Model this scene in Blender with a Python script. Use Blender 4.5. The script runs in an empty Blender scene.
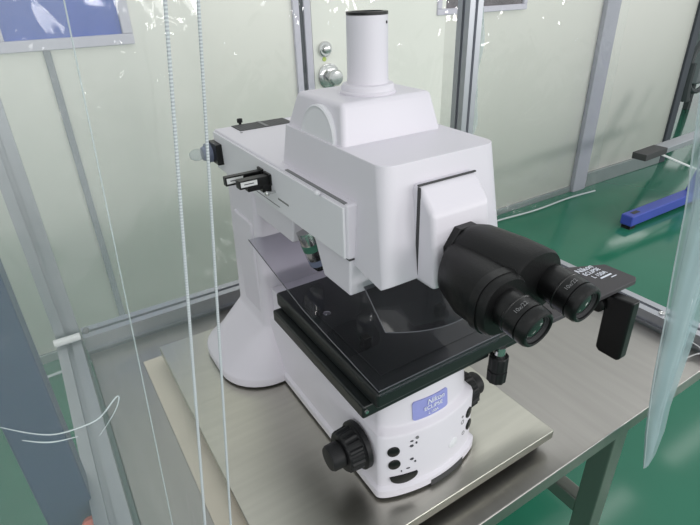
import bpy, bmesh, math, random
from mathutils import Vector, Matrix
random.seed(7)
PI = math.pi
C = bpy.context.scene.collection
SC = bpy.context.scene

# ------------------------------------------------------------------ materials
def lin(c):
    c = c / 255.0
    return c / 12.92 if c <= 0.04045 else ((c + 0.055) / 1.055) ** 2.4
def rgb(r, g, b): return (lin(r), lin(g), lin(b), 1.0)

def mat(name, col, rough=0.5, metal=0.0, spec=0.5, var=0.04, scale=8.0, bump=0.0, bscale=60.0, coat=0.0, stretch=None):
    m = bpy.data.materials.new(name); m.use_nodes = True
    nt = m.node_tree; b = nt.nodes['Principled BSDF']
    b.inputs['Roughness'].default_value = rough
    b.inputs['Metallic'].default_value = metal
    b.inputs['Specular IOR Level'].default_value = spec
    b.inputs['Coat Weight'].default_value = coat
    b.inputs['Coat Roughness'].default_value = 0.08
    tc = nt.nodes.new('ShaderNodeTexCoord')
    mp = nt.nodes.new('ShaderNodeMapping')
    if stretch: mp.inputs['Scale'].default_value = stretch
    nt.links.new(tc.outputs['Object'], mp.inputs['Vector'])
    n = nt.nodes.new('ShaderNodeTexNoise'); n.inputs['Scale'].default_value = scale; n.inputs['Detail'].default_value = 4
    nt.links.new(mp.outputs['Vector'], n.inputs['Vector'])
    r = nt.nodes.new('ShaderNodeValToRGB')
    lo = tuple(max(0, c * (1 - var)) for c in col[:3]) + (1,)
    hi = tuple(min(1, c * (1 + var)) for c in col[:3]) + (1,)
    r.color_ramp.elements[0].color = lo; r.color_ramp.elements[0].position = 0.3
    r.color_ramp.elements[1].color = hi; r.color_ramp.elements[1].position = 0.7
    nt.links.new(n.outputs['Fac'], r.inputs['Fac'])
    nt.links.new(r.outputs['Color'], b.inputs['Base Color'])
    if bump:
        n2 = nt.nodes.new('ShaderNodeTexNoise'); n2.inputs['Scale'].default_value = bscale; n2.inputs['Detail'].default_value = 3
        nt.links.new(mp.outputs['Vector'], n2.inputs['Vector'])
        bp = nt.nodes.new('ShaderNodeBump'); bp.inputs['Strength'].default_value = bump; bp.inputs['Distance'].default_value = 0.002
        nt.links.new(n2.outputs['Fac'], bp.inputs['Height'])
        nt.links.new(bp.outputs['Normal'], b.inputs['Normal'])
    return m

def clear_mat(name, thru, edge, milk=0.06, bdist=0.05, milkcol=(0.8, 0.85, 0.83, 1), rough=0.05, bump=0.35, bscale=9.0, stretch=(1, 1, 0.35), gloss=0.5, ior=1.45):
    """clear sheet: see-through, greyer where seen edge-on (longer path), mirror glints by Fresnel"""
    m = bpy.data.materials.new(name); m.use_nodes = True
    nt = m.node_tree; nt.nodes.clear()
    out = nt.nodes.new('ShaderNodeOutputMaterial')
    tr = nt.nodes.new('ShaderNodeBsdfTransparent')
    gl = nt.nodes.new('ShaderNodeBsdfGlossy'); gl.inputs['Roughness'].default_value = rough
    df = nt.nodes.new('ShaderNodeBsdfDiffuse'); df.inputs['Color'].default_value = milkcol
    lw = nt.nodes.new('ShaderNodeLayerWeight'); lw.inputs['Blend'].default_value = 0.35
    mx = nt.nodes.new('ShaderNodeMixRGB'); mx.inputs['Color1'].default_value = thru; mx.inputs['Color2'].default_value = edge
    p3 = nt.nodes.new('ShaderNodeMath'); p3.operation = 'POWER'; p3.inputs[1].default_value = 4.0
    lw.inputs['Blend'].default_value = 0.5; nt.links.new(lw.outputs['Facing'], p3.inputs[0]); nt.links.new(p3.outputs[0], mx.inputs['Fac']); nt.links.new(mx.outputs['Color'], tr.inputs['Color'])
    m1 = nt.nodes.new('ShaderNodeMixShader'); m1.inputs['Fac'].default_value = milk
    nt.links.new(tr.outputs[0], m1.inputs[1]); nt.links.new(df.outputs[0], m1.inputs[2])
    lf = nt.nodes.new('ShaderNodeLayerWeight'); lf.inputs['Blend'].default_value = 0.5
    pw = nt.nodes.new('ShaderNodeMath'); pw.operation = 'POWER'; pw.inputs[1].default_value = 5.0
    ml = nt.nodes.new('ShaderNodeMath'); ml.operation = 'MULTIPLY_ADD'; ml.inputs[1].default_value = gloss; ml.inputs[2].default_value = ((ior - 1) / (ior + 1)) ** 2 * 1.2
    nt.links.new(lf.outputs['Facing'], pw.inputs[0]); nt.links.new(pw.outputs[0], ml.inputs[0])
    fr = ml
    m2 = nt.nodes.new('ShaderNodeMixShader')
    nt.links.new(fr.outputs[0], m2.inputs['Fac']); nt.links.new(m1.outputs[0], m2.inputs[1]); nt.links.new(gl.outputs[0], m2.inputs[2])
    nt.links.new(m2.outputs[0], out.inputs['Surface'])
    if bump:
        tc = nt.nodes.new('ShaderNodeTexCoord'); mp = nt.nodes.new('ShaderNodeMapping'); mp.inputs['Scale'].default_value = stretch
        n = nt.nodes.new('ShaderNodeTexNoise'); n.inputs['Scale'].default_value = bscale; n.inputs['Detail'].default_value = 2
        n.inputs['Distortion'].default_value = 0.8
        nt.links.new(tc.outputs['Object'], mp.inputs['Vector']); nt.links.new(mp.outputs['Vector'], n.inputs['Vector'])
        bp = nt.nodes.new('ShaderNodeBump'); bp.inputs['Strength'].default_value = bump; bp.inputs['Distance'].default_value = bdist
        nt.links.new(n.outputs['Fac'], bp.inputs['Height'])
        nt.links.new(bp.outputs['Normal'], gl.inputs['Normal']); nt.links.new(bp.outputs['Normal'], df.inputs['Normal'])
    return m

def stripe_mat(name, c1, c2, scale, axis='Z', rough=0.4):
    m = mat(name, c1, rough)
    nt = m.node_tree; b = nt.nodes['Principled BSDF']
    tc = nt.nodes.new('ShaderNodeTexCoord')
    w = nt.nodes.new('ShaderNodeTexWave'); w.bands_direction = axis; w.inputs['Scale'].default_value = scale
    r = nt.nodes.new('ShaderNodeValToRGB'); r.color_ramp.elements[0].color = c1; r.color_ramp.elements[1].color = c2
    r.color_ramp.elements[0].position = 0.35; r.color_ramp.elements[1].position = 0.65
    nt.links.new(tc.outputs['Object'], w.inputs['Vector']); nt.links.new(w.outputs['Fac'], r.inputs['Fac'])
    nt.links.new(r.outputs['Color'], b.inputs['Base Color'])
    return m

M = {}
M['white'] = mat('white_enamel', rgb(216, 212, 220), 0.38, spec=0.45, var=0.012, bump=0.04, bscale=400)
M['cap'] = mat('white_cap', rgb(222, 221, 226), 0.45, var=0.012)
M['black'] = mat('black_plastic', rgb(17, 17, 18), 0.33, spec=0.35, var=0.1, bump=0.05, bscale=500)
M['blackmatte'] = mat('black_grained', rgb(17, 17, 18), 0.42, spec=0.28, var=0.15, bump=0.15, bscale=600)
M['rubber'] = mat('black_rubber', rgb(25, 25, 27), 0.5, spec=0.3, var=0.1)
M['stage'] = mat('black_anodised', rgb(24, 28, 28), 0.34, spec=0.5, var=0.1)
M['wing'] = mat('charcoal_paint', rgb(66, 63, 66), 0.55, spec=0.4, var=0.08, bump=0.06, bscale=500)
M['steel'] = mat('brushed_steel', rgb(190, 188, 178), 0.29, 1.0, var=0.05, scale=5, bump=0.06, bscale=90, stretch=(1, 14, 1))
M['tablesteel'] = mat('table_steel', rgb(164, 161, 157), 0.34, 1.0, var=0.05, scale=4, bump=0.06, bscale=90, stretch=(14, 1, 1))
M['alu'] = mat('aluminium', rgb(176, 178, 184), 0.42, 0.85, var=0.03, scale=20)
M['chrome'] = mat('bright_metal', rgb(205, 205, 205), 0.18, 1.0, var=0.03)
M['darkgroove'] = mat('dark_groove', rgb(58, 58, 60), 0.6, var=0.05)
M['grey'] = mat('grey_plastic', rgb(120, 120, 122), 0.5, var=0.05)
M['lilac'] = mat('label_blue', rgb(146, 150, 208), 0.4, var=0.06, scale=60)
M['ink'] = mat('white_ink', rgb(232, 234, 245), 0.5, var=0.02)
M['darkink'] = mat('dark_ink', rgb(70, 70, 76), 0.5, var=0.05)
M['sticker'] = mat('white_sticker', rgb(232, 232, 232), 0.5, var=0.02)
M['slate'] = mat('slate_blue', rgb(108, 116, 138), 0.4, var=0.06)
M['glasslens'] = mat('lens_glass', rgb(24, 27, 27), 0.04, spec=0.8, var=0.1, coat=0.3)
M['greenband'] = mat('green_band', rgb(70, 122, 104), 0.35, 0.2, var=0.05)
M['vent'] = stripe_mat('vent_slots', rgb(48, 48, 50), rgb(84, 84, 86), 55, 'X', 0.6)
M['dustdark'] = mat('dark_gap', rgb(62, 66, 74), 0.6, var=0.05)
M['wall'] = mat('cleanroom_panel', rgb(240, 238, 231), 0.42, spec=0.35, var=0.012, scale=2.5)
M['wall2'] = mat('door_panel', rgb(240, 239, 232), 0.42, spec=0.35, var=0.01, scale=2.5)
M['batten'] = mat('lilac_grey_batten', rgb(164, 164, 176), 0.45, 0.1, var=0.03)
M['base'] = mat('skirting_metal', rgb(150, 156, 158), 0.35, 0.6, var=0.06, scale=6)
M['floor'] = mat('green_epoxy', rgb(40, 106, 84), 0.13, spec=0.5, var=0.06, scale=2.2, bump=0.06, bscale=8)
M['winframe'] = mat('pale_lilac_frame', rgb(206, 202, 216), 0.4, var=0.02)
M['bluepane'] = mat('blue_pane', rgb(46, 82, 182), 0.3, var=0.08, scale=5)
M['darkpane'] = mat('dark_window_pane', rgb(92, 84, 90), 0.12, spec=0.8, var=0.5, scale=10)
M['trolley'] = mat('blue_enamel', rgb(62, 78, 170), 0.35, var=0.06)
M['bluepost'] = mat('navy_paint', rgb(36, 54, 88), 0.45, var=0.08, scale=4)
M['salmon'] = mat('salmon_hand_reflection', rgb(226, 110, 92), 0.4, var=0.05)
M['board'] = mat('cream_board', rgb(214, 204, 188), 0.7, var=0.05, scale=14)
M['farwall'] = mat('far_grey_wall', rgb(168, 176, 174), 0.6, var=0.03)
M['hose'] = mat('dark_hose', rgb(52, 58, 60), 0.5, var=0.1)
M['machine'] = mat('grey_machine', rgb(112, 120, 122), 0.5, var=0.06)
M['vinyl'] = clear_mat('clear_vinyl', (0.985, 0.988, 0.985, 1), (0.66, 0.74, 0.75, 1), milk=0.045, milkcol=(0.66, 0.72, 0.72, 1), bump=1.0, bscale=18, bdist=0.008)
M['vinylthick'] = clear_mat('clear_vinyl_bunched', (0.84, 0.90, 0.91, 1), (0.55, 0.68, 0.70, 1), milk=0.32, milkcol=(0.80, 0.90, 0.92, 1), bump=0.4, bscale=10)
M['vinylwall'] = clear_mat('clear_vinyl_wall', (0.985, 0.99, 0.985, 1), (0.93, 0.95, 0.945, 1), milk=0.03, bump=1.0, bscale=8, bdist=0.015, stretch=(1, 1, 0.6), rough=0.04)
M['acrylic'] = clear_mat('smoke_acrylic', (0.70, 0.69, 0.74, 1), (0.45, 0.45, 0.48, 1), milk=0.04, milkcol=(0.30, 0.30, 0.32, 1), bump=0, rough=0.02)
M['acryledge'] = mat('smoke_acrylic_edge', rgb(96, 96, 102), 0.25, var=0.03)
M['visor'] = clear_mat('dark_visor', (0.22, 0.22, 0.24, 1), (0.12, 0.12, 0.13, 1), milk=0.22, milkcol=(0.07, 0.07, 0.075, 1), bump=0, rough=0.1)
M['hem'] = stripe_mat('ribbed_hem', rgb(164, 170, 176), rgb(200, 205, 208), 190, 'Z', 0.4)
M['hem2'] = clear_mat('clear_hem', (0.80, 0.84, 0.85, 1), (0.62, 0.70, 0.72, 1), milk=0.45, milkcol=(0.80, 0.86, 0.88, 1), bump=0)
M['bulb'] = clear_mat('clear_plug', (0.86, 0.88, 0.9, 1), (0.35, 0.38, 0.42, 1), milk=0.15, bump=0)

# ------------------------------------------------------------------ mesh building
class MB:
    def __init__(s): s.bm = bmesh.new()
    def box(s, x0, x1, y0, y1, z0, z1):
        return s.prism([(x0, y0), (x1, y0), (x1, y1), (x0, y1)], z0, z1)
    def prism(s, pts, a0, a1, axis='z'):
        """polygon extruded along an axis; pts are (x,y) for z, (y,z) for x, (x,z) for y"""
        def P(p, a):
            if axis == 'z': return (p[0], p[1], a)
            if axis == 'x': return (a, p[0], p[1])
            return (p[0], a, p[1])
        A = [s.bm.verts.new(P(p, a0)) for p in pts]; B = [s.bm.verts.new(P(p, a1)) for p in pts]
        n = len(pts)
        s.bm.faces.new(A); s.bm.faces.new(B)
        for i in range(n): s.bm.faces.new((A[i], A[(i + 1) % n], B[(i + 1) % n], B[i]))
        return s
    def loft(s, rings, cap=True, closed=True):
        R = [[s.bm.verts.new(p) for p in r] for r in rings]
        n = len(R[0])
        for a, b in zip(R, R[1:]):
            for i in range(n if closed else n - 1):
                s.bm.faces.new((a[i], a[(i + 1) % n], b[(i + 1) % n], b[i]))
        if cap: s.bm.faces.new(R[0]); s.bm.faces.new(R[-1])
        return s
    def lathe(s, origin, axis, prof, n=32, ribs=None):
        """prof: list of (distance along axis, radius)"""
        o = Vector(origin); a = Vector(axis).normalized()
        u = a.orthogonal().normalized(); v = a.cross(u)
        rings = []
        for k, (d, r) in enumerate(prof):
            ring = []
            for i in range(n):
                rr = r
                if ribs and k in ribs: rr = r * (1 - (0.06 if (i // 2) % 2 else 0))
                t = 2 * PI * i / n
                ring.append(o + a * d + (u * math.cos(t) + v * math.sin(t)) * rr)
            rings.append(ring)
        return s.loft(rings)
    def tube(s, path, r, n=8, cap=True):
        path = [Vector(p) for p in path]; rings = []
        prev = None
        for i, p in enumerate(path):
            t = (path[min(i + 1, len(path) - 1)] - path[max(i - 1, 0)]).normalized()
            if prev is None: u = t.orthogonal().normalized()
            else: u = (prev - t * prev.dot(t)).normalized()
            prev = u; v = t.cross(u)
            rr = r[i] if isinstance(r, (list, tuple)) else r
            rings.append([p + (u * math.cos(2 * PI * k / n) + v * math.sin(2 * PI * k / n)) * rr for k in range(n)])
        return s.loft(rings, cap)
    def grid(s, f, nu, nv):
        V = [[s.bm.verts.new(f(i / nu, j / nv)) for j in range(nv + 1)] for i in range(nu + 1)]
        for i in range(nu):
            for j in range(nv): s.bm.faces.new((V[i][j], V[i + 1][j], V[i + 1][j + 1], V[i][j + 1]))
        return s
    def bar(s, a, b, w, h, up=(0, 0, 1)):
        a = Vector(a); b = Vector(b); t = (b - a).normalized(); sd = t.cross(Vector(up)).normalized(); u = sd.cross(t)
        return s.loft([[p + sd * (sx * w / 2) + u * (sz * h / 2) for sx, sz in ((-1, -1), (1, -1), (1, 1), (-1, 1))] for p in (a, b)])

def obj(name, mb, material, parent=None, bevel=0.0, seg=3, smooth=35, solid=0.0):
    bm = mb.bm
    bmesh.ops.recalc_face_normals(bm, faces=bm.faces)
    if parent is not None:
        root = parent
        while root.parent: root = root.parent
        bmesh.ops.translate(bm, verts=bm.verts, vec=-Vector(root.location))
    me = bpy.data.meshes.new(name)
    for f in bm.faces: f.smooth = True
    bm.to_mesh(me); bm.free()
    me.materials.append(material)
    if smooth is not None: me.set_sharp_from_angle(angle=math.radians(smooth))
    o = bpy.data.objects.new(name, me); C.objects.link(o)
    if parent is not None: o.parent = parent
    if solid:
        md = o.modifiers.new('thickness', 'SOLIDIFY'); md.thickness = solid; md.offset = 0
    if bevel:
        md = o.modifiers.new('bevel', 'BEVEL'); md.width = bevel; md.segments = seg; md.limit_method = 'ANGLE'; md.angle_limit = math.radians(30)
        md.harden_normals = True
    return o

def tag(o, label, cat, group=None):
    o['label'] = label; o['category'] = cat
    if group: o['group'] = group
    return o
def thing(name, label, cat, loc, group=None):
    o = bpy.data.objects.new(name, None); C.objects.link(o); o.location = loc; o.empty_display_size = 0.05
    return tag(o, label, cat, group)
def struct(name, mb, material, parent=None, **k):
    o = obj(name, mb, material, parent, **k)
    if parent is None: o['kind'] = 'structure'
    return o
def text_part(name, body, size, origin, xdir, ydir, material, parent, depth=0.0006, align='CENTER', shear=0.0, sx=1.0):
    """flat raised lettering lying in the plane (xdir, ydir) at origin"""
    cu = bpy.data.curves.new(name + '_c', 'FONT'); cu.body = body; cu.size = size; cu.align_x = align; cu.align_y = 'CENTER'
    cu.extrude = depth / 2; cu.shear = shear
    to = bpy.data.objects.new(name + '_t', cu); C.objects.link(to)
    dg = bpy.context.evaluated_depsgraph_get()
    me = bpy.data.meshes.new_from_object(to.evaluated_get(dg))
    bpy.data.objects.remove(to); bpy.data.curves.remove(cu)
    x = Vector(xdir).normalized(); y = Vector(ydir); y = (y - x * y.dot(x)).normalized(); z = x.cross(y)
    root = parent
    while root.parent: root = root.parent
    mt = Matrix((( x.x * sx, y.x, z.x, origin[0] - root.location[0]), (x.y * sx, y.y, z.y, origin[1] - root.location[1]),
                 (x.z * sx, y.z, z.z, origin[2] - root.location[2]), (0, 0, 0, 1)))
    me.transform(mt); me.materials.clear(); me.materials.append(material); me.name = name
    o = bpy.data.objects.new(name, me); C.objects.link(o); o.parent = parent
    return o

# ================================================================== SETTING
# origin: camera stands above (0,0); steel plate top is z = 0, table top z = -0.04, floor z = -0.80
FZ = -0.80; WY = 2.28
struct('floor', MB().box(-4, 11, -3, 8, FZ - 0.05, FZ), M['floor'], smooth=None)
struct('wall_back', MB().box(-4, 4.60, WY, WY + 0.10, FZ, 1.9), M['wall'], smooth=None)
struct('wall_far', MB().box(4.2, 11, 7.9, 8.0, FZ, 1.9), M['farwall'], smooth=None)
struct('trim_1', MB().box(3.39, 3.535, WY - 0.035, WY + 0.002, FZ, 1.9), M['batten'], bevel=0.006)
struct('trim_2', MB().box(4.575, 4.66, WY - 0.02, WY + 0.11, FZ, 1.9), M['dustdark'], bevel=0.004)
struct('trim_3', MB().box(0.125, 0.150, WY - 0.010, WY + 0.002, FZ, 0.475), mat('joint_grey', rgb(136, 140, 148), 0.5), bevel=0.003)
struct('baseboard_back', MB().box(-4, 3.385, WY - 0.012, WY + 0.002, FZ, FZ + 0.045).box(3.56, 4.57, WY - 0.02, WY + 0.002, FZ, FZ + 0.115), M['base'], bevel=0.004)
# door leaf with its edge profile and lock
d = struct('door_1', MB().box(1.225, 2.03, WY - 0.012, WY + 0.002, FZ + 0.1, 1.5), M['wall2'], bevel=0.003)
obj('door_edge', MB().box(1.135, 1.165, WY - 0.016, WY + 0.001, FZ + 0.1, 1.5).box(1.188, 1.222, WY - 0.016, WY + 0.001, FZ + 0.1, 1.5), M['winframe'], d, bevel=0.003)
obj('door_gap', MB().box(1.166, 1.187, WY - 0.006, WY + 0.001, FZ + 0.1, 1.5), M['dustdark'], d)
obj('lock_cylinder', MB().lathe((1.285, WY - 0.010, 0.385), (0, -1, 0), [(0, 0.034), (0.016, 0.034), (0.020, 0.030), (0.020, 0.020), (0.034, 0.018), (0.036, 0.014)], 28), M['chrome'], d, smooth=30)
o = obj('lock_indicator', MB().lathe((1.282, WY - 0.011, 0.340), (0, -1, 0), [(0, 0.011), (0.004, 0.010)], 16), mat('yellow_green_dot', rgb(186, 206, 90), 0.4), d)
obj('door_knob', MB().lathe((1.300, WY - 0.010, 0.262), (0, -1, 0), [(0, 0.058), (0.012, 0.058), (0.018, 0.050), (0.020, 0.024), (0.050, 0.022), (0.058, 0.036), (0.078, 0.038), (0.088, 0.030), (0.090, 0.012)], 32), M['chrome'], d, smooth=40)
# windows high on the wall
def window(n, x0, x1, z0, pane, w):
    fr = struct('window_%d' % n, MB().box(x0, x1, WY - 0.022, WY + 0.001, z0, z0 + w).box(x0, x1, WY - 0.022, WY + 0.001, z0 + 0.60 - w, z0 + 0.60)
                .box(x0, x0 + w, WY - 0.022, WY + 0.001, z0 + w, z0 + 0.60 - w).box(x1 - w, x1, WY - 0.022, WY + 0.001, z0 + w, z0 + 0.60 - w), M['winframe'], bevel=0.004)
    obj('window_pane', MB().box(x0 + w - 0.002, x1 - w + 0.002, WY - 0.008, WY + 0.001, z0 + w - 0.002, z0 + 0.60 - w + 0.002), pane, fr)
window(1, -0.02, 0.445, 0.470, M['bluepane'], 0.038)
window(2, 1.965, 2.64, 0.492, M['darkpane'], 0.030)

# ================================================================== TABLE
tb = thing('steel_table', 'brushed stainless steel work table carrying the microscope and its steel plate', 'table', (0.5, 0.7, FZ))
TX0, TX1, TY0, TY1, TZ = -0.02, 1.045, 0.308, 1.06, -0.04
obj('tabletop', MB().box(TX0, TX1, TY0, TY1, TZ - 0.030, TZ), M['tablesteel'], tb, bevel=0.0025)
for x in (0.02, 0.772):
    for y in (0.328, 0.99):
        lg = obj('leg', MB().box(x, x + 0.042, y, y + 0.042, FZ + 0.02, TZ - 0.030), M['tablesteel'], tb, bevel=0.003)
        obj('leg_foot', MB().lathe((x + 0.021, y + 0.021, FZ), (0, 0, 1), [(0, 0.022), (0.006, 0.022), (0.010, 0.010), (0.022, 0.010)], 16), M['rubber'], lg)
for x in (0.026, 0.775):
    obj('stretcher', MB().box(x, x + 0.034, 0.370, 0.99, -0.375, -0.335), M['tablesteel'], tb, bevel=0.003)
obj('stretcher', MB().box(0.06, 0.772, 1.0, 1.03, -0.375, -0.340), M['tablesteel'], tb, bevel=0.003)

# steel plate (shallow inverted tray) and boards beneath/next to it
pt = obj('steel_plate', MB().box(0.107, 0.592, 0.345, 0.943, -0.018, 0.0), M['steel'], bevel=0.002)
tag(pt, 'thick brushed steel plate lying on the table under the microscope', 'plate')
for i, (xa, xb) in enumerate(((0.116, 0.150), (0.53, 0.58))):
    pd = obj('rubber_strip', MB().box(xa, xb, 0.36, 0.88, TZ, -0.018), M['rubber'], bevel=0.002)
    tag(pd, 'dark rubber runner wedged under the %s edge of the steel plate' % ('left' if i == 0 else 'right'), 'strip', 'rubber runners under the plate')
bd = obj('cream_board', MB().box(0.072, 0.112, 0.345, 0.962, TZ, TZ + 0.004), M['board'], bevel=0.001)
tag(bd, 'narrow cream board lying on the table along left edge of the plate', 'board')

# ================================================================== BOOTH FRAME
def profile(w, slot=0.010, depth=0.008):
    """cross-section of slotted aluminium extrusion, side w"""
    h = w / 2; s = slot / 2; d = depth
    return [(-h, -h), (-s, -h), (-s, -h + d), (s, -h + d), (s, -h), (h, -h), (h, -s), (h - d, -s), (h - d, s), (h, s), (h, h),
            (s, h), (s, h - d), (-s, h - d), (-s, h), (-h, h), (-h, s), (-h + d, s), (-h + d, -s), (-h, -s)]
def post(x, y, w, z0, z1, label):
    r = thing('aluminium_post', label, 'post', (x, y, z0), 'slotted aluminium booth posts')
    obj('extrusion', MB().prism([(x + a, y + b) for a, b in profile(w)], z0, z1), M['alu'], r, smooth=20)
    return r
p1 = post(1.058, 1.090, 0.046, FZ, 1.5, 'slotted aluminium post standing behind the microscope at the table corner')
# ragged clear film clipped along the right side of that post
def film(u, v):
    z = 0.16 + v * 1.2
    return (1.083 + u * (0.012 + 0.010 * abs(math.sin(v * 23)) * (0.6 + 0.4 * math.sin(v * 71))), 1.078 - 0.010 * math.sin(u * 3 + v * 40), z)
obj('film_strip', MB().grid(film, 4, 60), M['vinylthick'], p1)
p2 = post(-0.047, 1.10, 0.046, FZ, 1.5, 'slotted aluminium post at far left, behind the vinyl curtain')
def rail(label, a, b, axis, w, h):
    r = thing('aluminium_rail', label, 'rail', ((a[0] + b[0]) / 2, (a[1] + b[1]) / 2, a[2] - h / 2), 'slotted aluminium booth rails')
    pts = profile(w)
    # taller extrusion: two slots on the visible face
    k = h / w
    mb = MB()
    if axis == 'x': mb.prism([(a[1] + p, a[2] + q * k) for p, q in pts], a[0], b[0], 'x')
    else: mb.prism([(a[0] + p, a[2] + q * k) for p, q in pts], a[1], b[1], 'y')
    obj('extrusion', mb, M['alu'], r, smooth=20)
    return r
r1 = rail('long slotted aluminium rail running along the back edge of the table', (-0.022, 1.088, -0.030), (1.033, 1.088, -0.030), 'x', 0.046, 0.060)
r2 = rail('slotted aluminium rail with bolts along the right edge of the table', (1.075, 0.30, -0.030), (1.075, 1.064, -0.030), 'y', 0.048, 0.046)
for y in (0.437, 0.62, 0.9):
    obj('bolt', MB().lathe((1.068, y, -0.008), (0, 0, 1), [(0, 0.0075), (0.004, 0.0075), (0.005, 0.0055), (0.005, 0.003), (0.003, 0.002)], 12), M['chrome'], r2)
obj('end_plate', MB().box(1.048, 1.10, 0.294, 0.299, -0.053, -0.007), M['chrome'], r2, bevel=0.001)
r3 = rail('slotted aluminium rail along the left edge of the table, behind the curtain', (-0.050, 0.30, -0.030), (-0.050, 1.076, -0.030), 'y', 0.046, 0.060)
# hinge bracket low on the left post
br = thing('corner_bracket', 'white hinged bracket fixed where left booth post meets the rail', 'bracket', (-0.045, 1.066, -0.02))
obj('hinge_pin', MB().tube([(-0.075, 1.060, 0.012), (-0.025, 1.060, 0.012)], 0.008, 10), M['sticker'], br)
obj('plate', MB().box(-0.064, -0.030, 1.060, 1.068, -0.052, -0.012), M['sticker'], br, bevel=0.002)
obj('screw', MB().lathe((-0.012, 1.062, 0.020), (0, -1, 0), [(0, 0.007), (0.004, 0.007), (0.006, 0.004)], 12), M['grey'], br)
# wire clips on the right rail
wc = thing('wire_clip', 'thin bent steel wire clip hooked over the right end of the table', 'wire', (1.05, 0.34, -0.03))
obj('wire', MB().tube([(0.985, 0.345, -0.037), (1.02, 0.335, -0.030), (1.05, 0.290, -0.004), (1.12, 0.275, -0.002), (1.16, 0.27, -0.02)], 0.0016, 6), M['chrome'], wc)
obj('wire', MB().tube([(1.02, 0.375, -0.004), (1.035, 0.34, -0.020), (1.03, 0.312, -0.036), (1.03, 0.304, -0.06)], 0.0016, 6), M['chrome'], wc)

# navy square column outside the booth on the left, with a made-up salmon button for a hand's reflection
bp = thing('steel_column', 'navy blue square steel column standing outside the booth at bottom left', 'column', (-0.11, 0.67, FZ))
obj('shaft', MB().box(-0.130, -0.0692, 0.63, 0.69, FZ + 0.012, 1.5), M['bluepost'], bp, bevel=0.004)
obj('base_plate', MB().box(-0.165, -0.055, 0.605, 0.72, FZ, FZ + 0.012), M['bluepost'], bp, bevel=0.002)
obj('push_button', MB().lathe((-0.0805, 0.629, -0.040), (0, -1, 0.25), [(0, 0.010), (0.006, 0.010), (0.008, 0.0125), (0.014, 0.012), (0.018, 0.007), (0.019, 0.002)], 20), M['salmon'], bp)  # added disc in place of a hand reflected in the curtain

# ================================================================== VINYL CURTAINS
def hem(parent, top, bot, r=0.0009, m_=None):
    obj('hem', MB().tube([Vector(top).lerp(Vector(bot), i / 40) for i in range(41)], r, 8), m_ or M['hem'], parent)
def left_sheet(label, y, htop, hbot, x_left, amp, k, ph):
    ct = thing('vinyl_curtain', label, 'curtain', (htop[0] - 0.1, y, -0.7), 'clear vinyl booth curtains')
    zt, zb = 1.15, -0.74
    def hx(z): return htop[0] + (hbot[0] - htop[0]) * (htop[1] - z) / (htop[1] - hbot[1])
    def f(u, v):
        z = zb + v * (zt - zb); x1 = hx(z); x = x_left + (x1 - x_left) * u
        fade = min(1.0, (1 - u) * 4)
        yy = y + amp * fade * (math.sin(k * x * 6.28 + ph + 0.5 * math.sin(2.2 * z)) + 0.4 * math.sin(k * 2.3 * x * 6.28 + 1.3 * z + ph)) 
        return (x, yy, z)
    obj('sheet', MB().grid(f, 80, 24), M['vinyl'], ct)
    hem(ct, (hx(zt), y, zt), (hx(zb), y, zb), *((0.0004, M['hem2']) if y > 0.29 else ()))
    return ct
outer = left_sheet('outer clear vinyl curtain hanging at left with a ribbed vertical hem', 0.250, (0.0650, 0.647), (0.0287, 0.3237), -0.36, 0.004, 7, 0.3)
# pinched folds standing proud of the outer sheet: they catch the lamps as bright lines
def crease(pts, r):
    P = [Vector(p) for p in pts]; sm = []
    for i in range(len(P) - 1):
        p0, p1, p2, p3 = P[max(i - 1, 0)], P[i], P[i + 1], P[min(i + 2, len(P) - 1)]
        for k in range(6):
            t = k / 6
            sm.append(0.5 * (2 * p1 + (p2 - p0) * t + (2 * p0 - 5 * p1 + 4 * p2 - p3) * t * t + (3 * p1 - p0 - 3 * p2 + p3) * t ** 3))
    sm.append(P[-1]); n = len(sm)
    obj('fold', MB().tube(sm, [r * (0.35 + 0.65 * math.sin(PI * (i + 0.5) / n)) for i in range(n)], 6), M['hem2'], outer)
crease([(-0.0504, 0.2445, 0.4675), (-0.0405, 0.2445, 0.4576), (-0.031, 0.2445, 0.4512), (-0.0196, 0.2445, 0.4495), (-0.0095, 0.2445, 0.4509), (0.0006, 0.2445, 0.4597), (0.0017, 0.2445, 0.4577), (-0.0026, 0.2445, 0.45), (-0.0123, 0.2445, 0.4393)], 0.00045)
crease([(-0.0447, 0.2445, 0.4552), (-0.0375, 0.2445, 0.4494), (-0.031, 0.2445, 0.4462), (-0.0219, 0.2445, 0.4443)], 0.0004)
left_sheet('second clear vinyl curtain at left, its ribbed hem nearest the microscope', 0.272, (0.0862, 0.645), (0.0497, 0.283), -0.34, 0.005, 5, 1.7)
left_sheet('innermost clear vinyl curtain at far left with a thin slanting hem', 0.296, (0.0185, 0.42), (0.0088, 0.243), -0.32, 0.005, 8, 0.9)

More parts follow.
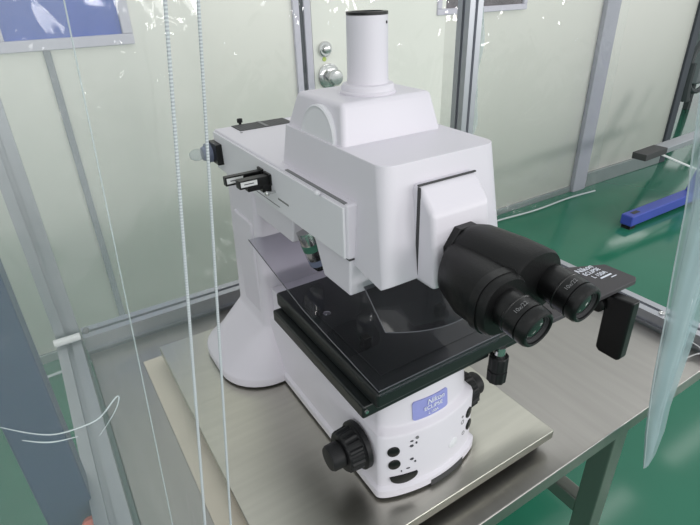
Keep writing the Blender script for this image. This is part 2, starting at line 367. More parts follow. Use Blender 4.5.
# bunched curtain on the right
rc = thing('vinyl_curtain', 'bunched clear vinyl curtain hanging at the right, tapering to a loose point', 'curtain', (0.75, 0.27, -0.13), 'clear vinyl booth curtains')
keys = [(-0.115, 0.754, 0.764), (-0.09, 0.747, 0.770), (-0.02, 0.726, 0.764), (0.047, 0.709, 0.750), (0.10, 0.698, 0.746), (0.163, 0.687, 0.742), (0.211, 0.681, 0.738), (0.303, 0.664, 0.730),
        (0.40, 0.650, 0.728), (0.5485, 0.612, 0.725), (0.8, 0.61, 0.725), (1.15, 0.61, 0.74)]
def interp(z):
    for (a, l0, r0), (b, l1, r1) in zip(keys, keys[1:]):
        if z <= b:
            t = (z - a) / (b - a); return l0 + (l1 - l0) * t, r0 + (r1 - r0) * t
    return keys[-1][1:]
def bunch(u, v):
    z = -0.115 + v * 1.265; a, b = interp(z); w = b - a
    return (a + w * u + 0.05 * w * math.sin(u * 47 + 2 * v), 0.262 + 0.18 * w * math.sin(u * 27 + 1.1 * math.sin(3 * v)) + 0.05 * w * math.sin(u * 71 + 5 * v), z)
obj('sheet', MB().grid(bunch, 120, 40), M['vinylthick'], rc)
for q in (0.0, 0.46, 1.0): obj('hem', MB().tube([Vector(bunch(q, i / 40)) for i in range(41)], 0.0010, 6), M['hem2'], rc)

# clear vinyl sheet draped in front of the back wall, its lower edge just off the floor
wv = thing('vinyl_curtain', 'wide clear vinyl sheet hung flat before the white wall, rumpled lower edge', 'curtain', (1.5, 2.18, FZ), 'clear vinyl booth curtains')
def wallsheet(u, v):
    x = -1.6 + 5.12 * u; z = FZ + 0.012 + v * 2.5
    lo = (1 - v) ** 5
    y = 2.185 + 0.020 * math.sin(3.1 * x + 0.7 * z) + 0.012 * math.sin(7.7 * x - 2.0 * z) - lo * (0.012 + 0.018 * math.sin(2.4 * x + 1))
    return (x, y, z)
obj('sheet', MB().grid(wallsheet, 120, 40), M['vinylwall'], wv)
obj('hem', MB().tube([(Vector(wallsheet(i / 80, 0)) + Vector((0, -0.004, 0.004))) for i in range(81)], 0.006, 6), M['hem2'], wv)

# ================================================================== MICROSCOPE
CX = 0.365
ms = thing('microscope', 'large white upright inspection microscope with black stage and eyepieces on the steel plate', 'microscope', (CX, 0.62, 0.0))

BX = 0.369
def frontring(z, hw, yf, bow, rc_, yr):
    pts = []
    n = 28
    for i in range(n + 1):
        t = math.sin((i / n - 0.5) * PI)
        y = yf + bow * t * t + rc_ * (1 - math.sqrt(max(0.0, 1 - abs(t) ** 14)))
        pts.append((BX + hw * t, y, z))
    pts.append((BX + hw, (yf + yr) / 2, z)); pts.append((BX + hw, yr, z))
    pts.append((BX - hw, yr, z)); pts.append((BX - hw, (yf + yr) / 2, z))
    return pts
YR = 0.76
BODY = [(0.006, 0.0925, 0.3745), (0.018, 0.0925, 0.3745), (0.0205, 0.0900, 0.3775), (0.0225, 0.0875, 0.3795), (0.112, 0.0870, 0.3805), (0.1165, 0.0860, 0.3825), (0.1205, 0.0800, 0.3895), (0.125, 0.0785, 0.3915), (0.176, 0.0775, 0.3965)]
def bodyat(z):
    for (a, h0, y0), (b, h1, y1) in zip(BODY, BODY[1:]):
        if z <= b:
            t = (z - a) / (b - a) if z > a else 0; return h0 + (h1 - h0) * t, y0 + (y1 - y0) * t
    return BODY[-1][1:]
BOW, RC = 0.020, 0.007
base = obj('base', MB().loft([frontring(z, h, y, BOW, RC, YR) for z, h, y in BODY]), M['white'], ms, smooth=40)
def onfront(t, z):
    """point and outward normal on the base's bowed front; t = sideways fraction"""
    def P(t, z):
        h, yf = bodyat(z)
        return Vector((BX + h * t, yf + BOW * t * t + RC * (1 - math.sqrt(max(0.0, 1 - abs(t) ** 14))), z))
    p = P(t, z); e = 1e-3
    du = P(min(t + e, 0.9999), z) - P(t - e, z); dv = P(t, z + e) - P(t, z - e)
    n = du.cross(dv).normalized()
    if n.y > 0 : n = -n
    return p, n, du.normalized(), dv.normalized()
# dark underside gasket and the recess in the front
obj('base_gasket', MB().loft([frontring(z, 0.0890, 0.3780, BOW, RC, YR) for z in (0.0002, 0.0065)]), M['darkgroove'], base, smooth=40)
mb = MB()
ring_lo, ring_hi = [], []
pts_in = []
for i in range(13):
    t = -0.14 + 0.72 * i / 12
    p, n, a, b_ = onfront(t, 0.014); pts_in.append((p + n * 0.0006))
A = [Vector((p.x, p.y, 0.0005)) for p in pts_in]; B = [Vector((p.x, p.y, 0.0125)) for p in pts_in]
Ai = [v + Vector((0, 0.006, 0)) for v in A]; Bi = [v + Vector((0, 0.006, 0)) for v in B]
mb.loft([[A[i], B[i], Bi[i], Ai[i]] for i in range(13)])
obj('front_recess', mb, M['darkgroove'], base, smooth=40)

# rear column and its rounded spreading foot
def rrect(z, hw, y0, y1, r, n=8):
    r = min(r, hw * 0.98, (y1 - y0) / 2 * 0.98); pts = []
    for cx, cy, a0 in ((CX + hw - r, y1 - r, 0), (CX - hw + r, y1 - r, 90), (CX - hw + r, y0 + r, 180), (CX + hw - r, y0 + r, 270)):
        for i in range(n + 1):
            a = math.radians(a0 + 90 * i / n); pts.append((cx + r * math.cos(a), cy + r * math.sin(a), z))
    return pts
colv = [(0.0045, 0.180, 0.697, 0.932, 0.085), (0.018, 0.180, 0.697, 0.932, 0.085), (0.021, 0.178, 0.699, 0.930, 0.083), (0.025, 0.170, 0.703, 0.925, 0.08), (0.045, 0.147, 0.715, 0.915, 0.065),
        (0.070, 0.120, 0.731, 0.905, 0.045), (0.092, 0.0955, 0.743, 0.893, 0.022), (0.097, 0.091, 0.746, 0.890, 0.014), (0.20, 0.089, 0.748, 0.884, 0.012), (0.372, 0.086, 0.750, 0.874, 0.012)]
col = obj('column', MB().loft([rrect(*c) for c in colv]), M['white'], ms, smooth=40)
obj('column_gasket', MB().loft([rrect(z, 0.174, 0.703, 0.926, 0.08) for z in (0.0002, 0.005)]), M['darkgroove'], col)
obj('column_panel', MB().box(CX - 0.0915, CX - 0.080, 0.766, 0.845, 0.115, 0.300), M['white'], col, bevel=0.004)

# arm: the long horizontal illuminator housing
AX0, AX1, AY0, AY1, AZ0, AZ1 = 0.268, 0.462, 0.446, 0.878, 0.3695, 0.4375
arm = obj('arm', MB().box(AX0 + 0.003, AX1 - 0.003, AY0, AY1, AZ0, AZ1), M['white'], ms, bevel=0.003)
obj('side_panel', MB().box(AX0, AX0 + 0.0045, AY0 + 0.004, AY1 - 0.002, AZ0 + 0.001, AZ1 - 0.0035), M['cap'], arm, bevel=0.0012)
obj('side_groove', MB().box(AX0 + 0.0035, AX0 + 0.008, 0.452, 0.60, AZ1 - 0.0005, AZ1 + 0.0006), M['grey'], arm)
obj('panel_latch', MB().lathe((AX0 - 0.001, 0.502, AZ1 - 0.002), (-1, 0, 0.6), [(0, 0.0035), (0.003, 0.0035), (0.005, 0.002)], 10), M['cap'], arm)
obj('arm_underside', MB().prism([(0.612, AZ0 + 0.002), (0.622, 0.3175), (0.80, 0.3175), (0.815, AZ0 + 0.002)], CX - 0.082, CX + 0.082, 'x'), M['white'], arm, bevel=0.004)
obj('front_block', MB().prism([(0.4475, AZ0 + 0.001), (0.4495, 0.318), (0.513, 0.318), (0.537, AZ0 + 0.001)], AX0 + 0.006, AX1 - 0.006, 'x'), M['white'], arm, bevel=0.003)
obj('block_seam', MB().box(AX0 + 0.0045, AX1 - 0.0045, 0.446, 0.537, AZ0 - 0.0012, AZ0 + 0.0008), M['darkgroove'], arm)
# cooling grille on the rear of the arm
vg = obj('vent_grille', MB().box(0.302, 0.400, 0.832, 0.874, AZ1 - 0.001, AZ1 + 0.0012), M['vent'], arm)
obj('vent_divider', MB().box(0.3485, 0.3545, 0.832, 0.874, AZ1, AZ1 + 0.002), M['grey'], vg)
obj('clamp_screw', MB().lathe((0.322, 0.884, AZ1 - 0.01), (0, 0, 1), [(0, 0.0025), (0.0125, 0.0025), (0.0125, 0.0050), (0.0185, 0.0050), (0.019, 0.0035)], 14), M['rubber'], arm)
obj('set_screw', MB().lathe((0.3, 0.822, AZ1 - 0.001), (0, 0, 1), [(0, 0.0022), (0.0015, 0.0022)], 10), M['grey'], arm)
# black coupling on the rear corner with grey socket and clear plug
cp = obj('lamp_coupling', MB().box(AX0 - 0.010, AX0 + 0.006, 0.838, 0.8795, 0.3845, 0.4195), M['black'], arm, bevel=0.0015)
obj('lamp_socket', MB().lathe((AX0 - 0.008, 0.872, 0.400), (-1, 0, 0), [(0, 0.0165), (0.010, 0.0165), (0.012, 0.013), (0.017, 0.011)], 20), M['slate'], cp)
obj('lamp_plug', MB().lathe((AX0 - 0.024, 0.872, 0.400), (-1, 0, 0), [(0, 0.008), (0.008, 0.010), (0.016, 0.009), (0.022, 0.005)], 16), M['bulb'], cp)
# two black filter sliders with stickers and a small lever
def slider(y, z, x0, h, w, foot, name='filter_slider'):
    s = obj(name, MB().box(x0, AX0 + 0.003, y - w / 2, y + w / 2, z - h * 0.45, z + h * 0.55), M['black'], arm, bevel=0.001)
    if foot:
        obj('slider_step', MB().box(x0 + 0.012, AX0 + 0.003, y - w / 2 + 0.001, y + w / 2 - 0.001, z - h * 0.95, z - h * 0.40), M['black'], s, bevel=0.001)
        obj('slider_step', MB().box(x0 + 0.033, AX0 + 0.003, y - w / 2 - 0.0005, y + w / 2 + 0.0005, z - h * 1.38, z - h * 0.40), M['black'], s, bevel=0.001)
    obj('sticker', MB().box(x0 + 0.002, x0 + 0.026, y - w / 2 - 0.0005, y - w / 2 + 0.001, z - h * 0.2, z + h * 0.40), M['sticker'], s)
    obj('sticker_text', MB().box(x0 + 0.007, x0 + 0.021, y - w / 2 - 0.0008, y - w / 2, z + h * 0.05, z + h * 0.15), M['darkink'], s)
    obj('slider_rail', MB().box(AX0 - 0.003, AX0 + 0.001, y - w / 2 - 0.004, y + w / 2 + 0.004, z - h * 0.6, z + h * 0.75), M['black'], s, bevel=0.0008)
    return s
slider(0.674, 0.4125, 0.212, 0.013, 0.010, False)
slider(0.650, 0.4125, 0.222, 0.012, 0.014, True)
lv = obj('slide_lever', MB().tube([(AX0 + 0.001, 0.630, 0.399), (AX0 - 0.012, 0.630, 0.399)], 0.0018, 10), M['chrome'], arm)
obj('lever_tip', MB().lathe((AX0 - 0.010, 0.630, 0.399), (-1, 0, 0), [(0, 0.003), (0.003, 0.004), (0.005, 0.003)], 12), M['chrome'], lv)
obj('slot_mark', MB().box(AX0 - 0.0006, AX0 + 0.001, 0.59, 0.622, 0.390, 0.3925).box(AX0 - 0.0006, AX0 + 0.001, 0.62, 0.70, 0.3785, 0.3795), M['grey'], arm)

# head
HX0, HX1 = 0.2875, 0.4495
HC = 0.3685
hb_ = MB().prism([(0.402, 0.4875), (0.3850, 0.358), (0.392, 0.354), (0.468, 0.364), (0.474, 0.434), (0.632, 0.434), (0.622, 0.4905)], HX0 + 0.001, HX1 - 0.001, 'x')
for v in hb_.bm.verts: v.co.x = HC + (v.co.x - HC) * (1 + (0.4875 - v.co.z) * 0.95)
hb_.bm.edges.ensure_lookup_table()
ve = [e for e in hb_.bm.edges if abs(e.verts[0].co.x - e.verts[1].co.x) < 0.03 and min(v.co.y for v in e.verts) < 0.386 and max(v.co.z for v in e.verts) > 0.48]
bmesh.ops.bevel(hb_.bm, geom=ve, offset=0.017, segments=8, profile=0.5, affect='EDGES')
head = obj('head', hb_, M['white'], ms, bevel=0.005, seg=4)
wn = head.modifiers.new('weighted', 'WEIGHTED_NORMAL'); wn.weight = 100; wn.keep_sharp = True
obj('head_skirt', MB().box(HX0 - 0.003, HX1 + 0.003, 0.470, 0.636, 0.4355, 0.4385), M['white'], head, bevel=0.001)
# upper prism housing (truncated pyramid) with round cap on its left flank
def quadring(z, x0, x1, y0, y1): return [(x0, y0, z), (x1, y0, z), (x1, y1, z), (x0, y1, z)]
pr = obj('prism_housing', MB().loft([quadring(0.480, 0.2925, 0.4375, 0.485, 0.628), quadring(0.4905, 0.2935, 0.4365, 0.4865, 0.626), quadring(0.5335, 0.3005, 0.4290, 0.4985, 0.606)]), M['white'], ms, bevel=0.006, seg=4)
obj('round_cap', MB().lathe((0.2970, 0.541, 0.487), (-1, 0, 0.07), [(-0.004, 0.0405), (0.0060, 0.0405), (0.0075, 0.0385), (0.0062, 0.0365), (0.0062, 0.034)], 40), M['cap'], pr, smooth=40)
ctb = obj('camera_tube', MB().lathe((CX, 0.5415, 0.530), (0, 0, 1), [(0, 0.0345), (0.006, 0.0345), (0.0075, 0.0325), (0.012, 0.0320), (0.014, 0.0305), (0.015, 0.0255), (0.022, 0.0248), (0.0885, 0.0242), (0.0892, 0.0232)], 48), M['white'], ms, smooth=40)
obj('tube_ring', MB().lathe((CX, 0.5415, 0.619), (0, 0, 1), [(0, 0.0243), (0.003, 0.0243), (0.0034, 0.0235), (0.0034, 0.0185), (-0.02, 0.0180)], 48), M['black'], ctb, smooth=40)
obj('tube_screw', MB().lathe((CX + 0.0125, 0.5415 - 0.0208, 0.611), (0.5, -0.86, 0), [(0, 0.0017), (0.0007, 0.0015)], 10), M['black'], ctb)
# eyepiece mount (nose box) on the front of the head
nose = obj('eyepiece_mount', MB().prism([(0.408, 0.4660), (0.3885, 0.4640), (0.366, 0.4400), (0.3565, 0.375), (0.358, 0.353), (0.400, 0.353)], CX - 0.041, CX + 0.041, 'x'), M['white'], ms, bevel=0.006, seg=4)
obj('mount_gap', MB().box(CX - 0.0400, CX + 0.0405, 0.3900, 0.3925, 0.4640, 0.4656).box(CX - 0.0413, CX - 0.0408, 0.3855, 0.3905, 0.362, 0.4640), M['darkgroove'], nose)
obj('mount_flange', MB().loft([[(CX + 0.031 * math.cos(a) * q, y, 0.3905 + 0.034 * math.sin(a) * q) for a in [2 * PI * i / 8 + PI / 8 for i in range(8)]] for y, q in ((0.37, 0.99), (0.3545, 0.99), (0.3535, 0.96))]), M['black'], nose)

# binocular body
EZ = 0.3805
def ell(y, cx, cz, rx, rz, n=36, p=2.4):
    pts = []
    for i in range(n):
        a = 2 * PI * i / n; c, s = math.cos(a), math.sin(a)
        pts.append((cx + rx * math.copysign(abs(c) ** (2 / p), c), y, cz + rz * math.copysign(abs(s) ** (2 / p), s)))
    return pts
bi = obj('binocular_body', MB().loft([ell(0.357, 0.370, 0.391, 0.029, 0.030), ell(0.345, 0.371, 0.391, 0.033, 0.0330), ell(0.305, 0.377, 0.388, 0.036, 0.0350), ell(0.276, 0.381, 0.386, 0.0355, 0.0345), ell(0.272, 0.381, 0.386, 0.0335, 0.0325)]), M['blackmatte'], ms, smooth=40)
obj('prism_case', MB().loft([ell(0.356, 0.351, 0.385, 0.020, 0.024), ell(0.345, 0.345, 0.382, 0.028, 0.029), ell(0.310, 0.337, 0.380, 0.0325, 0.0315), ell(0.270, 0.332, 0.380, 0.0305, 0.0305), ell(0.266, 0.332, 0.380, 0.028, 0.0285)]), M['blackmatte'], bi, smooth=40)
obj('prism_clamp', MB().loft([ell(0.284, 0.333, 0.3800, 0.0330, 0.0325), ell(0.275, 0.3325, 0.3800, 0.0325, 0.0320)]), M['black'], bi, smooth=40)
obj('hinge_cover', MB().lathe((0.360, 0.292, 0.396), (-0.2, -1, 0), [(0, 0.010), (0.016, 0.010), (0.018, 0.007)], 18), M['blackmatte'], bi)
def eyepiece(x):
    B = Vector((x, 0.300, 0.3860)); ax = Vector((0, -1, -0.135)).normalized()
    e = obj('eyepiece', MB().lathe(B, ax, [(-0.010, 0.0188), (0.0450, 0.0190), (0.0455, 0.0200), (0.0460, 0.0206), (0.0475, 0.0206), (0.0480, 0.0200), (0.0610, 0.0202), (0.0614, 0.0190), (0.0624, 0.0190), (0.0630, 0.0202),
        (0.0700, 0.0198), (0.0728, 0.0182), (0.0735, 0.0165), (0.0728, 0.0150), (0.0700, 0.0145), (0.0660, 0.0140)], 48), M['black'], bi, smooth=30)
    obj('lens', MB().lathe(B, ax, [(0.0670, 0.0143), (0.0690, 0.0125), (0.0704, 0.0080), (0.0709, 0.0020)], 36), M['glasslens'], e, smooth=60)
    obj('trim_ring', MB().lathe(B, ax, [(0.0680, 0.0143), (0.0712, 0.0147), (0.0716, 0.0138), (0.0690, 0.0131)], 36), M['darkgroove'], e, smooth=40)
    up_ = Vector((1, 0, 0)).cross(ax); up_ = up_ if up_.z > 0 else -up_
    a = math.radians(118); rd = Vector((1, 0, 0)) * math.cos(a) + up_ * math.sin(a)
    tg = Vector((1, 0, 0)) * math.sin(a) - up_ * math.cos(a)
    text_part('engraving', '10x/22', 0.0056, B + ax * 0.0550 + rd * 0.0202, tg, -ax, M['grey'], e, 0.0003)
    return e
eyepiece(0.3325); eyepiece(0.4005)

# nosepiece and objectives
npc = obj('nosepiece', MB().lathe((CX, 0.580, 0.369), (-0.10, 0.30, -1), [(0, 0.046), (0.008, 0.048), (0.018, 0.042), (0.022, 0.034)], 36), M['black'], ms, smooth=40)
def objective(root, d, L):
    a = Vector(d).normalized()
    ob = obj('objective', MB().lathe(root, a, [(0, 0.0135), (0.006, 0.0140), (L * 0.62, 0.0140), (L * 0.64, 0.0135), (L * 0.86, 0.0125), (L, 0.0075)], 28), M['chrome'], ms, smooth=30)
    obj('colour_band', MB().lathe(Vector(root) + a * (L * 0.30), a, [(0, 0.0139), (0, 0.0143), (L * 0.16, 0.0143), (L * 0.16, 0.0139)], 28), M['greenband'], ob)
    obj('colour_band', MB().lathe(Vector(root) + a * (L * 0.70), a, [(0, 0.0125), (0, 0.0136), (L * 0.14, 0.0134), (L * 0.14, 0.012)], 28), M['slate'], ob)
objective((0.300, 0.612, 0.338), (0.30, -0.02, -1), 0.072)
objective((0.365, 0.548, 0.340), (0, 0, -1), 0.060)
objective((0.405, 0.600, 0.340), (0.25, 0.10, -1), 0.055)

# stage
SZ = 0.2195
st = obj('stage', MB().box(0.2525, 0.470, 0.3935, 0.655, 0.1740, 0.1945), M['stage'], ms, bevel=0.003)
up = obj('stage_slide', MB().box(0.2640, 0.512, 0.3790, 0.662, 0.1960, SZ), M['stage'], ms, bevel=0.004)
obj('slide_strip', MB().box(0.470, 0.530, 0.3800, 0.400, 0.190, 0.2050), M['stage'], up, bevel=0.0015)
obj('stage_insert', MB().box(0.288, 0.455, 0.405, 0.60, SZ, SZ + 0.0015), M['stage'], up, bevel=0.0005)
sc_ = obj('clip_screw', MB().lathe((0.300, 0.560, SZ), (0, 0, 1), [(0, 0.006), (0.003, 0.006), (0.0035, 0.004)], 14), M['chrome'], up)
obj('corner_screw', MB().lathe((0.2565, 0.3925, 0.188), (0, -1, 0), [(0, 0.0025), (0.003, 0.0025)], 10), M['chrome'], st)
# text wing on the right of the stage
WZ = 0.2195
wing = obj('stage_wing', MB().prism([(0.510, 0.366), (0.758, 0.362), (0.769, 0.368), (0.767, 0.423), (0.700, 0.455), (0.512, 0.455)], WZ - 0.009, WZ), M['wing'], ms, bevel=0.0025)
for i, (tx, sz_, yy, xx) in enumerate((('Nikon', 0.0155, 0.4310, 0.722), ('ECLIPSE', 0.0115, 0.4185, 0.724), ('L 150A', 0.0115, 0.4060, 0.727))):
    text_part('lettering', tx, sz_, (xx, yy, WZ + 0.0004), (1, 0, 0), (0, 1, 0), M['ink'], wing, 0.0006)
obj('lettering_bar', MB().box(0.718, 0.745, 0.3955, 0.3985, WZ, WZ + 0.0006), M['ink'], wing)
obj('lettering_bar', MB().box(0.735, 0.748, 0.3890, 0.3905, WZ, WZ + 0.0006), M['ink'], wing)
hd = obj('stage_handle', MB().prism([(0.329, 0.212), (0.374, 0.208), (0.372, 0.106), (0.366, 0.100), (0.333, 0.100), (0.328, 0.106)], 0.702, 0.722, 'x'), M['black'], ms, bevel=0.004)
obj('handle_pivot', MB().lathe((0.712, 0.382, 0.197), (0, 0, 1), [(0, 0.012), (0.010, 0.012), (0.012, 0.010), (0.014, 0.010)], 20).lathe((0.702, 0.382, 0.186), (-1, 0, 0), [(-0.006, 0.013), (0.006, 0.013), (0.008, 0.010)], 20), M['black'], hd)
# XY knob below the stage
kn = obj('stage_knob', MB().lathe((0.479, 0.384, 0.192), (0, 0, -1), [(0.012, 0.0125), (0.014, 0.0140), (0.034, 0.0140), (0.0345, 0.0128), (0.037, 0.0128), (0.0375, 0.0145), (0.056, 0.0140), (0.058, 0.0115)], 40, ribs=(1, 2, 5, 6)), M['rubber'], ms, smooth=25)
obj('knob_shaft', MB().lathe((0.479, 0.384, 0.196), (0, 0, -1), [(0, 0.0085), (0.018, 0.0085)], 20), M['chrome'], kn)

# coarse and fine focus knobs both sides
def focus(sgn):
    x = BX - 0.003 + sgn * 0.0875; cy, cz = 0.443, 0.0735
    k = obj('focus_knob', MB().lathe((x, cy, cz), (sgn, 0, 0), [(0, 0.0335), (0.001, 0.0355), (0.008, 0.0355), (0.009, 0.0315), (0.0105, 0.0300), (0.011, 0.0315), (0.030, 0.0300), (0.0325, 0.0270)], 72, ribs=(5, 6)), M['rubber'], ms, smooth=25)
    obj('fine_knob', MB().lathe((x + sgn * 0.032, cy, cz), (sgn, 0, 0), [(0, 0.0150), (0.002, 0.0190), (0.018, 0.0185), (0.021, 0.0165), (0.0215, 0.010)], 36), M['rubber'], k, smooth=40)
focus(-1); focus(1)

# buttons, screw, emblem and label on the front of the base
def disc(name, t, z, r, h, material, sx=1.0, half=False):
    p, n, a, b_ = onfront(t, z)
    mb = MB(); rings = []
    N = 28
    for d_, q in ((-0.002, 1.0), (h, 1.0), (h + 0.0006, 0.9)):
        ring = []
        for i in range(N):
            an = 2 * PI * i / N; u, v = math.cos(an) * r * sx * q, math.sin(an) * r * q
            if half and v > 0: v = 0.0004 * math.sin(an)
            ring.append(p + n * d_ + a * u + b_ * v)
        rings.append(ring)
    mb.loft(rings)
    return obj(name, mb, material, base, smooth=40)
disc('push_button', -0.79, 0.0890, 0.0088, 0.0012, M['black']); disc('push_button', -0.775, 0.0640, 0.0088, 0.0012, M['black'])
disc('push_button', 0.80, 0.0850, 0.0088, 0.0010, M['black']); disc('push_button', 0.84, 0.0580, 0.0088, 0.0010, M['black'])
disc('dimmer_dial', -0.62, 0.0400, 0.0155, 0.0020, M['black'], 1.35, True)
disc('front_screw', -0.41, 0.1050, 0.0026, 0.0006, M['grey'])
disc('emblem', 0.37, 0.0540, 0.0095, 0.0003, M['cap'])
for t_, z_, w_, h_ in ((-0.50, 0.1010, 0.005, 0.0012), (-0.50, 0.0920, 0.006, 0.0022), (-0.42, 0.0955, 0.003, 0.0020), (-0.49, 0.0665, 0.006, 0.0020), (-0.43, 0.0600, 0.003, 0.0018), (-0.55, 0.0505, 0.006, 0.0010), (-0.66, 0.0480, 0.002, 0.0016)):
    disc('marking', t_, z_, h_, 0.0003, M['darkink'], w_ / h_ / 2)
for t_, z_, r_ in ((0.60, 0.0900, 0.0018), (0.61, 0.0790, 0.0035), (0.66, 0.0540, 0.0032)):
    p, n, a, b_ = onfront(t_, z_)
    obj('marking', MB().tube([p + n * 0.0003 + (a * math.cos(q) + b_ * math.sin(q)) * r_ for q in [2 * PI * i / 16 for i in range(17)]], 0.0004, 4), M['grey'], base)
# lilac name plate, following the bowed front
def platepts(t0, t1, z0, z1, off, r=0.0045, n=24):
    out = []
    for i in range(n + 1):
        q = i / n; q = q * q * (3 - 2 * q); t = t0 + (t1 - t0) * q
        d = min(q, 1 - q) * (t1 - t0) * 0.078
        c_ = r - math.sqrt(max(0.0, r * r - (r - min(d, r)) ** 2)) * 0.96
        out.append([(lambda p, n_: p + n_ * off)(*onfront(t, z)[:2]) for z in (z0 + c_, z1 - c_)])
    return out
mb = MB()
F = platepts(-0.45, 0.31, 0.1245, 0.1565, 0.0014); Bk = platepts(-0.45, 0.31, 0.1245, 0.1565, -0.0005)
mb.loft([[F[i][0], F[i][1], Bk[i][1], Bk[i][0]] for i in range(len(F))])
lab = obj('name_plate', mb, M['lilac'], base, smooth=50)
p, n, a, b_ = onfront(0.02, 0.1490); text_part('lettering', 'Nikon', 0.0120, p + n * 0.0020, a, b_, M['ink'], lab, 0.0006, shear=0.2)
p, n, a, b_ = onfront(-0.04, 0.1396); text_part('lettering', 'ECLIPSE', 0.0085, p + n * 0.0022, a, b_, M['ink'], lab, 0.0006, sx=1.1)
p, n, a, b_ = onfront(-0.04, 0.1310); text_part('lettering', 'L 150A', 0.0060, p + n * 0.0022, a, b_, M['ink'], lab, 0.0006)

# smoke acrylic breath shield over the stage, and the dark visor below the head
X0, X1 = 0.2625, 0.462
prof_s = [(0.752, 0.278), (0.700, 0.268), (0.640, 0.2565), (0.585, 0.2460), (0.566, 0.2425), (0.550, 0.2410), (0.48, 0.2365), (0.40, 0.2315), (0.374, 0.2300)]
sh = obj('breath_shield', MB().grid(lambda u, v: (X0 + (X1 - X0) * u, prof_s[round(v * 8)][0], prof_s[round(v * 8)][1]), 6, 8), M['acrylic'], ms, smooth=60)
obj('shield_edge', MB().tube([(X0, y, z) for y, z in prof_s] + [(X1, 0.374, 0.2300)], 0.0008, 6), M['acryledge'], sh)
obj('shield_lip', MB().box(X0 + 0.002, X1, 0.3735, 0.3755, 0.2200, 0.2300), M['acrylic'], sh)
for xa in (0.30, 0.43): obj('shield_bracket', MB().box(xa, xa + 0.012, 0.46, 0.472, SZ, 0.2360), M['black'], sh, bevel=0.001)
def visor(u, v):
    x = 0.285 + 0.160 * u; b = 1 - (2 * u - 1) ** 2
    yb, zb = 0.392 - 0.030 * b, 0.2950; yt, zt = 0.436, 0.3350
    return (x, yb + (yt - yb) * v, zb + (zt - zb) * v)
vs = obj('visor', MB().grid(visor, 24, 4), M['visor'], ms, smooth=60)
obj('visor_edge', MB().tube([Vector(visor(0, 1 - i / 6)) for i in range(6)] + [Vector(visor(i / 24, 0)) for i in range(25)], 0.0007, 6), M['acryledge'], vs)

# ================================================================== BEYOND THE BOOTH
tr = thing('trolley', 'blue steel trolley frame with silver bar on the green floor at right', 'trolley', (3.6, 1.63, FZ))
ft = obj('foot_beam', MB().box(3.10, 3.95, 1.60, 1.68, FZ + 0.025, FZ + 0.095), M['trolley'], tr, bevel=0.008)
obj('beam_slot', MB().box(3.15, 3.22, 1.625, 1.655, FZ + 0.0945, FZ + 0.0965), M['darkgroove'], ft)
for xa in (3.11, 3.85): obj('glide', MB().box(xa, xa + 0.06, 1.61, 1.67, FZ, FZ + 0.026), M['rubber'], ft)
obj('side_arm', MB().bar((3.86, 1.64, FZ + 0.08), (4.30, 1.64, 0.0), 0.06, 0.07), M['trolley'], tr, bevel=0.006)
hb = obj('push_bar', MB().bar((3.10, 1.62, -0.300), (4.30, 1.62, -0.262), 0.085, 0.035), M['alu'], tr, bevel=0.004)
obj('bar_end', MB().bar((3.03, 1.62, -0.3025), (3.25, 1.62, -0.2955), 0.089, 0.039), M['darkgroove'], hb, bevel=0.004)
obj('cable', MB().tube([(3.24, 1.62, -0.318), (3.5, 1.62, -0.42), (3.82, 1.63, -0.54), (3.95, 1.63, -0.58)], 0.007, 6), M['sticker'], tr)
# hose hanging on a grey machine beyond the wall's end
mc = thing('floor_machine', 'grey floor machine far beyond the wall end with a dark hose loop', 'machine', (7.2, 3.4, FZ))
obj('body', MB().box(6.75, 7.8, 3.15, 3.8, FZ + 0.30, 0.7), M['machine'], mc, bevel=0.02)
obj('leg', MB().box(6.8, 6.86, 3.2, 3.26, FZ, FZ + 0.31), M['hose'], mc); obj('leg', MB().box(7.6, 7.66, 3.2, 3.26, FZ, FZ + 0.31), M['hose'], mc)
cx_, cz_ = 6.62, -0.25
obj('hose', MB().tube([(cx_ + 0.27 * math.cos(a), 3.08, cz_ + 0.30 * math.sin(a)) for a in [math.radians(20 + 14 * i) for i in range(22)]], 0.028, 8), M['hose'], mc)
obj('hose', MB().tube([(6.36, 3.05, -0.22), (6.35, 3.05, -0.45), (6.37, 3.05, -0.62)], [0.03, 0.035, 0.05], 8), M['hose'], mc)
obj('cable', MB().tube([(6.9, 3.0, -0.5), (6.72, 2.95, -0.62), (6.62, 2.9, FZ + 0.05), (6.5, 2.7, FZ + 0.02), (6.7, 2.5, FZ + 0.02), (6.45, 2.3, FZ + 0.02)], 0.018, 6), M['hose'], mc)

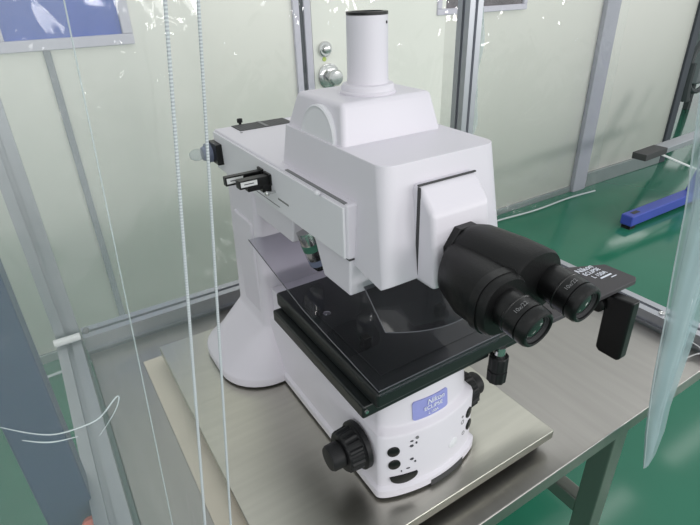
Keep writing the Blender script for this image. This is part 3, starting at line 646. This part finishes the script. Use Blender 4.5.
# ================================================================== LIGHT
w = bpy.data.worlds.new('World'); SC.world = w; w.use_nodes = True
bg = w.node_tree.nodes['Background']; bg.inputs[0].default_value = (0.86, 0.90, 0.90, 1); bg.inputs[1].default_value = 0.93
def area(name, loc, sx, sy, power, rot=(0, 0, 0)):
    l = bpy.data.lights.new(name, 'AREA'); l.shape = 'RECTANGLE'; l.size = sx; l.size_y = sy; l.energy = power; l.color = (1.0, 0.99, 0.97)
    o = bpy.data.objects.new(name, l); C.objects.link(o); o.location = loc; o.rotation_euler = rot
    return o
for x, y in ((-0.6, -0.6), (1.2, -0.6), (3.0, -0.6), (1.6, 1.1), (3.6, 1.1), (6.2, 2.6)):
    area('ceiling_light', (x, y, 1.85), 1.2, 0.16, 2.2)
for i, (x, y) in enumerate(((-2.0, -4.6), (0.4, -4.6), (2.8, -4.6), (5.2, -4.6), (1.4, -3.0), (7.4, -3.6))):   # unseen point lights added behind the camera for frontal light and curtain glints
    l = bpy.data.lights.new('front_fill', 'POINT'); l.energy = (110, 112, 115, 165, 40, 260)[i]; l.shadow_soft_size = 0.40; l.color = (1.0, 0.98, 0.97)
    lo_ = bpy.data.objects.new('front_fill', l); C.objects.link(lo_); lo_.location = (x, y, 1.15)

# ================================================================== CAMERA
cam = bpy.data.cameras.new('Camera'); co = bpy.data.objects.new('Camera', cam); C.objects.link(co)
yaw, pitch, roll = 0.54938253, 0.49623047, -0.03214903
f_ = Vector((math.cos(pitch) * math.sin(yaw), math.cos(pitch) * math.cos(yaw), -math.sin(pitch)))
r_ = Vector((math.cos(yaw), -math.sin(yaw), 0)); u_ = r_.cross(f_)
c, s = math.cos(roll), math.sin(roll)
R_ = c * r_ + s * u_; U_ = -s * r_ + c * u_
co.matrix_world = Matrix(((R_.x, U_.x, -f_.x, 0), (R_.y, U_.y, -f_.y, 0), (R_.z, U_.z, -f_.z, 0.65), (0, 0, 0, 1)))
cam.sensor_fit = 'HORIZONTAL'; cam.sensor_width = 36.0; cam.lens = 514.3096 * 36.0 / 700.0
cam.clip_start = 0.01; cam.clip_end = 60
SC.camera = co
SC.view_settings.view_transform = 'Standard'; SC.view_settings.look = 'None'
SC.view_settings.gamma = 1.0; SC.view_settings.use_curve_mapping = False
SC.view_settings.exposure = -0.04
SC.cycles.transparent_max_bounces = 24
